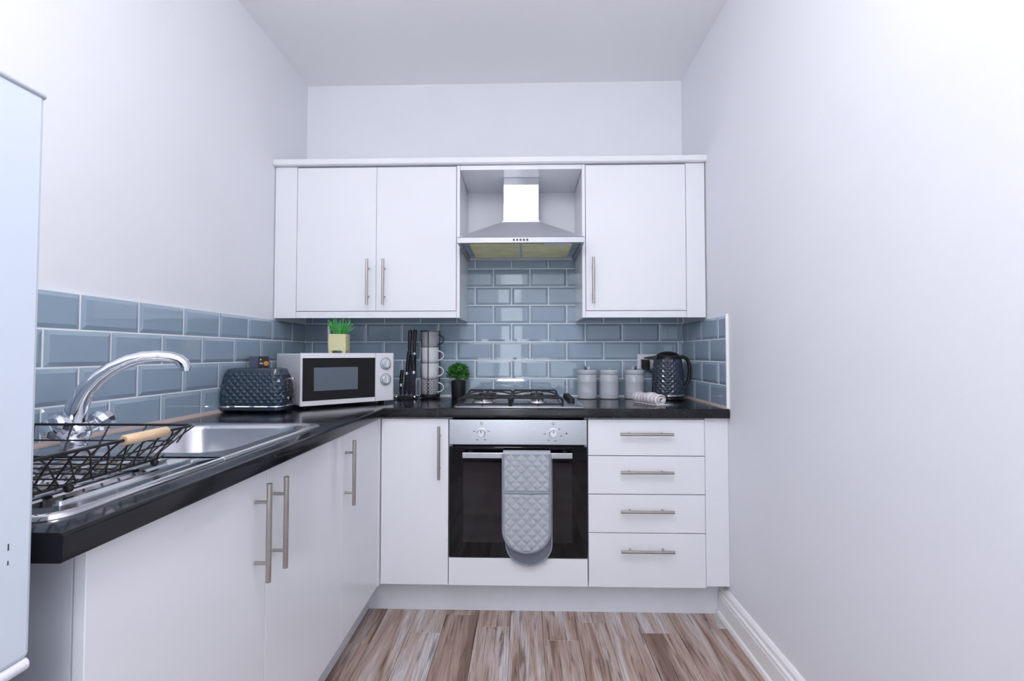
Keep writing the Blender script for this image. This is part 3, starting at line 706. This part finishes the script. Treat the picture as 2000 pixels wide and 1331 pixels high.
# ------------------------------------------------------------------ toaster
def facets(nu, nv, pos, amp):
    """lattice of little pyramids; pos(i/nu, j/nv, height) -> point"""
    vs = [pos(i/nu, j/nv, amp if (i+j) % 2 and 0 < j < nv else 0) for j in range(nv+1) for i in range(nu+1)]; fs = []
    n = nu+1
    for j in range(nv):
        for i in range(nu):
            a, b_, c, d = j*n+i, j*n+i+1, (j+1)*n+i+1, (j+1)*n+i
            fs += [(a, b_, c), (a, c, d)] if (i+j) % 2 == 0 else [(a, b_, d), (b_, c, d)]
    return MB().add(vs, fs)
ts = thing('toaster', 'slate blue toaster with diamond-faceted sides and chrome trim beside the microwave', 'toaster', (.138, -.715, .911))
TL, TD, TH = .254, .130, .174
def super_ring(t, l, d, rr):
    p = rrect(-l/2, l/2, -d/2, d/2, rr, 0, 8); n = len(p); q = (t % 1)*n; i = int(q) % n; f_ = q-int(q)
    a, b_ = p[i], p[(i+1) % n]; return a[0]+(b_[0]-a[0])*f_, a[1]+(b_[1]-a[1])*f_
def even_ring(l, d, rr, n):
    p = rrect(-l/2, l/2, -d/2, d/2, rr, 0, 8); m = len(p); L_ = [0]
    for i in range(m): L_.append(L_[-1]+math.dist(p[i][:2], p[(i+1) % m][:2]))
    out = []
    for k in range(n):
        s_ = L_[-1]*k/n; i = max(j for j in range(m) if L_[j] <= s_+1e-12); f_ = (s_-L_[i])/max(1e-9, L_[i+1]-L_[i])
        a, b_ = p[i], p[(i+1) % m]; out.append((a[0]+(b_[0]-a[0])*f_, a[1]+(b_[1]-a[1])*f_))
    return out
NU, NV = 52, 10
rings_t = {}
def tpos(u_, v_, a):
    j = round(v_*NV)
    if j not in rings_t:
        k = 1-.11*(max(0, v_-.35)/.65)**1.6; kd = 1-.22*(max(0, v_-.3)/.7)**1.6
        rings_t[j] = even_ring(TL*k, TD*kd, .030, NU)
    i = round(u_*NU) % NU; r_ = rings_t[j]; x, y = r_[i]; xa, ya = r_[i-1]; xb, yb_ = r_[(i+1) % NU]
    tx, ty = xb-xa, yb_-ya; L_ = math.hypot(tx, ty); return (x+ty/L_*a, y-tx/L_*a, .026+v_*(TH-.038))
facets(NU, NV, tpos, .0036).build('shell', 'navy', ts)
def tr(l, d, rr, z): return [(x, y, z) for x, y in even_ring(l, d, rr, 56)]
kT, kD = 1-.11, 1-.22
MB().loft([tr(TL*kT, TD*kD, .030, TH-.012), tr(TL*kT-.006, TD*kD-.006, .028, TH-.003), tr(TL*kT-.016, TD*kD-.016, .024, TH)], cap0=False).build('top', 'navy', ts, smooth=40)
for y in (-.02, .02): B(-.085, .085, y-.010, y+.010, TH-.0005, TH+.0012).build('slot', 'black', ts)
MB().loft([tr(TL+.004, TD+.004, .032, .0195), tr(TL+.005, TD+.005, .032, .023), tr(TL+.002, TD+.002, .031, .0262)]).build('chrome_band', 'chrome', ts, smooth=30)
MB().loft([tr(TL-.014, TD-.014, .026, .004), tr(TL, TD, .03, .010), tr(TL, TD, .03, .0193)]).build('base', 'navy', ts, smooth=30)
for x in (-.09, .09):
    for y in (-.035, .035): MB().lathe([(.010, 0), (.010, .0045)], (x, y, -.0004), 10).build('foot', 'rubber', ts)
ep = MB().loft([[(x, y, z) for x, y in ((TL/2*k-.004, -.024), (TL/2*k+.005, -.022), (TL/2*k+.005, .022), (TL/2*k-.004, .024))] for z, k in ((.028, 1.0), (.075, 1.0), (.120, .97), (.150, .925))]).build('end_panel', 'black', ts, bevel=.001)
for z in (.082, .097, .112): MB().cyl((TL/2*.985, -.008, z), (TL/2+.006, -.008, z), .0042, n=12).build('button', 'chrome', ep, smooth=40)
MB().cyl((TL/2-.002, -.006, .052), (TL/2+.012, -.006, .052), .011, .010, 16).build('dial', 'chrome', ep, smooth=40)
B(TL/2*.95, TL/2+.018, .004, .020, .126, .135).build('lever', 'chrome', ts, bevel=.002)

# small carton behind the toaster
cb = thing('carton', 'small navy and black box with an orange spot showing above the toaster', 'box', (.058, -.56, .911), .42)
B(-.038, .038, -.020, .020, 0, .222).build('body', 'carton', cb, bevel=.001)
B(-.004, .0375, -.0206, -.0202, .1, .2215).build('black_panel', 'black', cb)
MB().prism([(.0275+.010*math.cos(2*PI*i/20), .191+.010*math.sin(2*PI*i/20)) for i in range(20)], -.0212, -.0207, 'y').build('orange_spot', 'orange', cb)
MB().prism([(.006+.003*math.cos(2*PI*i/10), .207+.003*math.sin(2*PI*i/10)) for i in range(10)], -.0210, -.0207, 'y').prism([(.001, .190), (.014, .188), (.014, .193), (.003, .194)], -.0210, -.0207, 'y').build('white_print', 'white', cb)

# ------------------------------------------------------------------ plants
pl = thing('grass_plant', 'spiky bright green plant in a pale square pot on the microwave', 'potted plant', (.352, -.405, 1.1471), .10)
pw = .041
MB().loft([rrect(-pw, pw, -pw, pw, .010, .012), rrect(-pw-.001, pw+.001, -pw-.001, pw+.001, .010, .05), rrect(-pw, pw, -pw, pw, .010, .089), rrect(-pw+.006, pw-.006, -pw+.006, pw-.006, .006, .089), rrect(-pw+.006, pw-.006, -pw+.006, pw-.006, .006, .076)]).build('pot', 'potyellow', pl, smooth=40)
for x in (-.030, .030):
    for y in (-.030, .030): MB().lathe([(.009, 0), (.012, .013)], (x, y, 0), 12).build('foot', 'potyellow', pl, smooth=40)
random.seed(3)
gb = MB()
for i in range(95):
    a = random.uniform(0, 2*PI); lean = random.uniform(.02, .8)**1.2; L_ = random.uniform(.058, .098)*(1-.2*lean)
    bx, by = .026*random.random()**.5*math.cos(a), .026*random.random()**.5*math.sin(a)
    d = Vector((math.cos(a)*lean, math.sin(a)*lean, 1)).normalized(); w = Vector((-math.sin(a), math.cos(a), 0))*.0021
    p = Vector((bx, by, .075)); up = Vector((0, 0, 1))
    pts = [p, p+d*L_*.55, p+d*L_+Vector((math.cos(a), math.sin(a), -.6))*lean*.018]
    th = d.cross(w).normalized()*.0008
    gb.loft([[q+w*k+th, q-w*k+th, q-w*k-th, q+w*k-th] for q, k in zip(pts, (.7, 1, .15))])
gb.build('foliage', 'grass', pl, kind='stuff')
pb = thing('bush_plant', 'bushy dark green plant in a round black pot beside the hob', 'potted plant', (.879, -.115, .911))
MB().lathe([(.034, 0), (.036, .003), (.0395, .090), (.0365, .0902), (.0355, .08)], n=28).build('pot', 'potblack', pb, smooth=35)
MB().lathe([(.0352, .08), (.02, .085)], n=16).build('soil', 'soil', pb)
random.seed(5); lb = MB()
for i in range(620):
    t, a = math.acos(random.uniform(-.55, 1)), random.uniform(0, 2*PI); rr = .063*random.uniform(.5, 1.0)
    c = Vector((rr*math.sin(t)*math.cos(a), rr*math.sin(t)*math.sin(a), .130+rr*.86*math.cos(t)))
    n_ = Vector((random.uniform(-1, 1), random.uniform(-1, 1), random.uniform(-.3, 1))).normalized()
    u_ = n_.orthogonal().normalized(); q = Matrix.Rotation(random.uniform(0, 6.28), 3, n_); u_ = q @ u_; w = n_.cross(u_)
    s_ = random.uniform(.007, .012)
    lb.add([c-u_*s_, c+w*s_*.5+n_*s_*.15, c+u_*s_, c-w*s_*.5+n_*s_*.15], [(0, 1, 2, 3)])
lb.build('foliage', 'leaf', pb, kind='stuff')
st = MB()
for i in range(9):
    a = 2*PI*i/9; st.tube([(0.008*math.cos(a), .008*math.sin(a), .085), (.03*math.cos(a), .03*math.sin(a), .14)], .0014, 5)
st.build('stem', 'leaf', pb)

# ------------------------------------------------------------------ knife stand and knives
KX, KY = .634, -.165
SX = .618
kn = thing('knife_stand', 'black knife stand with chrome ball corners next to the microwave', 'knife stand', (SX, KY, .911))
B(-.050, .050, -.034, .034, .004, .014).build('base', 'black', kn, bevel=.002)
for x in (-.050, .046):
    for y in (-.030, .030): MB().sphere((x, y, .0105), .0103, 14).build('ball', 'chrome', kn, smooth=60)
for x in (-.044, .042): MB().cyl((x, .022, .0142), (x, .022, .10), .003, n=10).build('post', 'chrome', kn, smooth=40)
MB().cyl((-.044, .022, .098), (.042, .022, .098), .003, n=10).build('cross_bar', 'chrome', kn, smooth=40)
def knife(lab, x, y, top, hl, tilt, bw=.011, cat='knife'):
    k = thing('kitchen_knife', lab, cat, (KX+x, KY+y, .9255), 0, 'knives in the stand')
    ax = Vector((math.sin(tilt), 0, math.cos(tilt))); L_ = top
    def loc(s_, w): return Vector((0, 0, 0))+ax*s_+Vector((math.cos(tilt), 0, -math.sin(tilt)))*w
    prof = [(-bw*.2, .0), (-bw, .03), (-bw, L_-hl-.006), (bw, L_-hl-.006), (bw, .012)]
    MB().loft([[tuple(loc(s_, w)+Vector((0, yy, 0))) for w, s_ in prof] for yy in (-.001, .001)]).build('blade', 'blade', k)
    MB().tube([loc(L_-hl-.010, 0), loc(L_-hl+.004, 0)], .0085, 12).build('bolster', 'chrome', k, smooth=40)
    MB().tube([loc(L_-hl+.004, 0), loc(L_-hl+.02, 0), loc(L_-hl*.5, 0), loc(L_-.012, .001), loc(L_-.002, .002), loc(L_, .002)], [.0085, .0092, .0098, .0105, .0095, .004], 12).build('handle', 'black', k, smooth=40)
knife('tall black-handled knife nearest the mug stack in the knife stand', .014, .008, .345, .125, .02)
knife('tall black-handled knife in the middle of the knife stand', -.008, .008, .343, .125, .01)
knife('middle-height knife with a slanting handle in the knife stand', -.031, .004, .235, .115, .10, .009)
knife('short paring knife leaning at the microwave side of the knife stand', -.050, -.006, .135, .075, .06, .007)
knife('slim steel knife at the front of the knife stand', .026, -.014, .215, .09, -.04, .008)

# ------------------------------------------------------------------ mugs in a wire rack
GXM, GYM = .727, -.112
mr = thing('mug_rack', 'black wire rack holding a tower of four mugs', 'mug rack', (GXM, GYM, .911))
R_ = .0515; top_z = .352
MB().tube([(R_*math.cos(2*PI*i/28), R_*math.sin(2*PI*i/28), .006) for i in range(28)], .003, 8, closed=True).build('base_ring', 'wire', mr, smooth=60)
MB().tube([(R_*math.cos(2*PI*i/28), R_*math.sin(2*PI*i/28), .012) for i in range(28)], .0028, 8, closed=True).build('base_ring', 'wire', mr, smooth=60)
MB().tube([(-R_, 0, .010), (R_, 0, .010)], .0025, 8).tube([(0, -R_, .010), (0, R_, .010)], .0025, 8).build('base_bar', 'wire', mr, smooth=60)
for a in (-90, 165, 90, 25):
    c, s_ = math.cos(math.radians(a)), math.sin(math.radians(a))
    MB().tube([(R_*c, R_*s_, .004), (R_*c, R_*s_, top_z)], .0024, 8).build('upright', 'wire', mr, smooth=60)
MB().tube([(R_*math.cos(math.radians(25+i*14)), R_*math.sin(math.radians(25+i*14)), top_z) for i in range(21)][:18], .0026, 8).build('top_ring', 'wire', mr, smooth=60)
mug_proto = None
M['navyglaze'] = mat('navy_glaze', (36, 46, 64), .2)
labs = [('mug_flower', 'white mug with navy flower print, bottom of the mug tower', 'white'), ('mug_speckle', 'pale speckled mug, second from the bottom of the mug tower', 'white'),
        ('mug_speckle', 'pale speckled mug, third from the bottom of the mug tower', 'white'), ('mug_lattice', 'white mug with black lattice print, top of the mug tower', 'navyglaze')]
for i, (mm, lab, hm) in enumerate(labs):
    k = thing('mug', lab, 'mug', (GXM, GYM, .9263+i*.0838), 0, 'mugs in the wire rack')
    MB().lathe([(.034, 0), (.039, .004), (.0435, .02), (.046, .081), (.0435, .0835), (.0425, .079), (.039, .012), (.0, .010)][:7], n=40).build('cup', mm, k, smooth=40)
    pts = [(.043+.031*math.sin(PI*q/14), 0, .066-.052*q/14+.004*math.sin(2*PI*q/14)) for q in range(15)]
    pts = [(x*math.cos(-.12), x*math.sin(-.12), z) for x, _, z in pts]
    MB().tube(pts, .0042, 10, flat=.8).build('handle', hm, k, smooth=60)

# ------------------------------------------------------------------ canisters
for i, (x, lab) in enumerate(((1.556, 'pale grey lidded canister nearest the hob'), (1.670, 'pale grey lidded canister in the middle of the three'), (1.801, 'pale grey lidded canister nearest the kettle'))):
    k = thing('canister', lab, 'canister', (x, -.122, .911), 0, 'canisters on the worktop')
    pr = [(.046, 0), (.049, .002)]
    for z in (.018, .026, .034): pr += [(.0495, z-.003), (.0505, z), (.0495, z+.003)]
    pr += [(.0497, .085), (.0506, .088), (.0497, .091), (.050, .124), (.0485, .126)]
    MB().lathe(pr, n=40).build('body', 'canister', k, smooth=45)
    MB().lathe([(.0515, .1268), (.0525, .128), (.0525, .146), (.050, .1495), (.0, .150)][:4], n=40).build('lid', 'canister', k, smooth=40)
    if i != 1:
        s_ = 1 if i == 0 else -1
        B(s_*.001, s_*.012, -.004, .004, .149, .166) if False else None
        MB().box(*sorted((s_*.002, s_*.015)), -.004, .004, .149, .166).build('lid_tab', 'canister', k, bevel=.002)
        MB().loft([rrect(-s_*.008-.005, -s_*.008+.005, -.004, .004, .002, .1485), rrect(-s_*.008-.0022, -s_*.008+.0022, -.002, .002, .001, .167)]).build('lid_clip', 'black', k)
    else:
        MB().lathe([(.010, .149), (.011, .153), (.006, .157)], n=18).build('lid_knob', 'canister', k, smooth=40)

# ------------------------------------------------------------------ kettle
kt = thing('kettle', 'slate grey faceted kettle with black lid and chrome rings in the right corner', 'kettle', (1.968, -.150, .911))
def krad(z): return .0785-.011*(max(0, z-.028)/.177)**2
NUk, NVk = 36, 14
def kpos(u_, v_, a):
    z = .028+v_*.177; r_ = krad(z)+a; t = 2*PI*u_; return (r_*math.cos(t), r_*math.sin(t), z)
facets(NUk, NVk, kpos, .0032).build('body', 'navykettle', kt)
MB().lathe([(.073, 0), (.080, .003), (.080, .014), (.077, .0165)], n=40).build('power_base', 'black', kt, smooth=35)
MB().lathe([(.0775, .0168), (.0808, .019), (.0808, .0255), (.078, .0282)], n=40).build('base_ring', 'chrome', kt, smooth=35)
MB().lathe([(.0672, .2048), (.0685, .2065), (.066, .215), (.057, .227), (.040, .2385), (.014, .2445)], n=36).build('lid', 'black', kt, smooth=50)
MB().tube([(.0625*math.cos(math.radians(a_)), .0625*math.sin(math.radians(a_)), .2215) for a_ in range(-140, -28, 8)], .0028, 8, flat=.6).build('lid_trim', 'chrome', kt, smooth=60)
MB().loft([[(-.050, -.030, .194), (-.050, .030, .194), (-.050, .030, .224), (-.050, -.030, .224)], [(-.085, -.020, .203), (-.085, .020, .203), (-.085, .020, .219), (-.085, -.020, .219)], [(-.120, -.006, .208), (-.120, .006, .208), (-.120, .006, .213), (-.120, -.006, .213)]]).build('spout', 'black', kt, bevel=.002)
pts = [(.048, 0, .218), (.075, 0, .217), (.094, 0, .208), (.104, 0, .185), (.107, 0, .15), (.104, 0, .115), (.096, 0, .082), (.080, 0, .062)]
MB().tube(pts, [.012, .012, .012, .0115, .011, .0105, .010, .009], 14, flat=.75).build('handle', 'black', kt, smooth=60)
kt.rotation_euler.z = -.12
tag(MB().tube([(2.052, -.105, .9145), (2.066, -.075, .918), (2.078, -.05, .935), (2.072, -.034, .942), (2.05, -.026, .92), (2.01, -.026, .9155), (1.975, -.028, .93), (1.955, -.034, .98), (1.935, -.042, 1.03), (1.912, -.044, 1.045), (1.9, -.042, 1.052)], .0034, 8).build('power_cord', 'black', smooth=60), 'black kettle cord curling behind the kettle', 'cord')
so = thing('wall_socket', 'white double wall socket on the blue tiles behind the kettle', 'socket', (1.914, -.0086, 1.06))
B(-.070, .070, -.0095, 0, 0, .082).build('plate', 'white', so, bevel=.002)
for x in (-.03, .03): B(x-.006, x+.006, -.0125, -.0092, .058, .072).build('switch', 'white', so, bevel=.001)
pg = thing('mains_plug', 'black mains plug pushed into the white socket by the kettle', 'plug', (1.884, -.0184, 1.062))
MB().loft([rrect(-.023, .023, 0, .048, .008, 0)], False, False)
MB().loft([[(x, 0, z) for x, z in ((-.024, .004), (.024, .004), (.024, .052), (-.024, .052))], [(x, -.022, z) for x, z in ((-.021, .0), (.021, .0), (.021, .05), (-.021, .05))], [(x, -.036, z) for x, z in ((-.014, -.006), (.014, -.006), (.014, .044), (-.014, .044))]]).build('body', 'black', pg, bevel=.003)
for z in (.012, .022, .032): B(-.013, .013, -.0375, -.0355, z, z+.004).build('ridge', 'rubber', pg)

# ------------------------------------------------------------------ rolled towel
a = math.atan2(-.150, .066)
tw = thing('rolled_towel', 'rolled white striped hand towel in front of the kettle', 'towel', (1.812, -.385, .9108), a)
LT = .165
def spiral(turns, r0, r1, n, th):
    o_, i_ = [], []
    for k in range(n+1):
        t = k/n; an = -PI/2-.3+2*PI*turns*t-2*PI*turns; r_ = r0+(r1-r0)*t
        o_.append((r_*1.15*math.cos(an), r_*.86*math.sin(an))); i_.append(((r_-th)*1.15*math.cos(an), (r_-th)*.86*math.sin(an)))
    return o_+i_[::-1]
sp = spiral(3.4, .0085, .031, 110, .0050)
def wob(x): return 1+.05*math.sin(x*70)+.04*math.sin(x*31+1)
tb = MB(); rings = []
for q in range(13):
    x = -LT/2+LT*q/12; rings.append([(x+.004*math.sin(i*.11), y*wob(x), .0267*wob(x)+z*wob(x)) for i, (y, z) in enumerate(sp)])
tb.loft(rings, False, False)
m_ = len(sp)//2
for e in (0, 12):
    for i in range(m_-1):
        p = [rings[e][i], rings[e][i+1], rings[e][len(sp)-2-i], rings[e][len(sp)-1-i]]; tb.add(p, [(0, 1, 2, 3)])
tb.build('roll', 'towel', tw, smooth=60)
MB().loft([[(x, y, z) for y, z in ((-.030, 0.0), (.028, 0.0), (.034, .003), (.028, .006), (-.030, .004))] for x in (-LT/2+.006, LT/2+.010)]).build('loose_edge', 'towel', tw, bevel=.001)

# ------------------------------------------------------------------ pendant lamp above the camera's view, and a second one added as fill light
for LX, LY, LZ, pw, lab in ((1.065, -2.20, 2.31, LAMP, 'round opal glass ceiling lamp nearer the cooker'), (1.05, -3.2, 2.38, FILL_LAMP, 'added fill lamp, unseen round opal globe nearer the rear window')):
    cl = thing('ceiling_lamp', lab, 'lamp', (LX, LY, ZC), 0, 'ceiling lamps')
    MB().lathe([(.06, -.001), (.06, -.012), (.03, -.03)], n=28).build('ceiling_rose', 'white', cl, smooth=35)
    MB().cyl((0, 0, -.03), (0, 0, LZ+.17-ZC), .012, n=14).build('stem', 'chrome', cl, smooth=40)
    MB().sphere((0, 0, LZ-ZC), .18, 32).build('globe', glow_mat('opal_glass', (254, 252, 255), pw), cl, smooth=60)
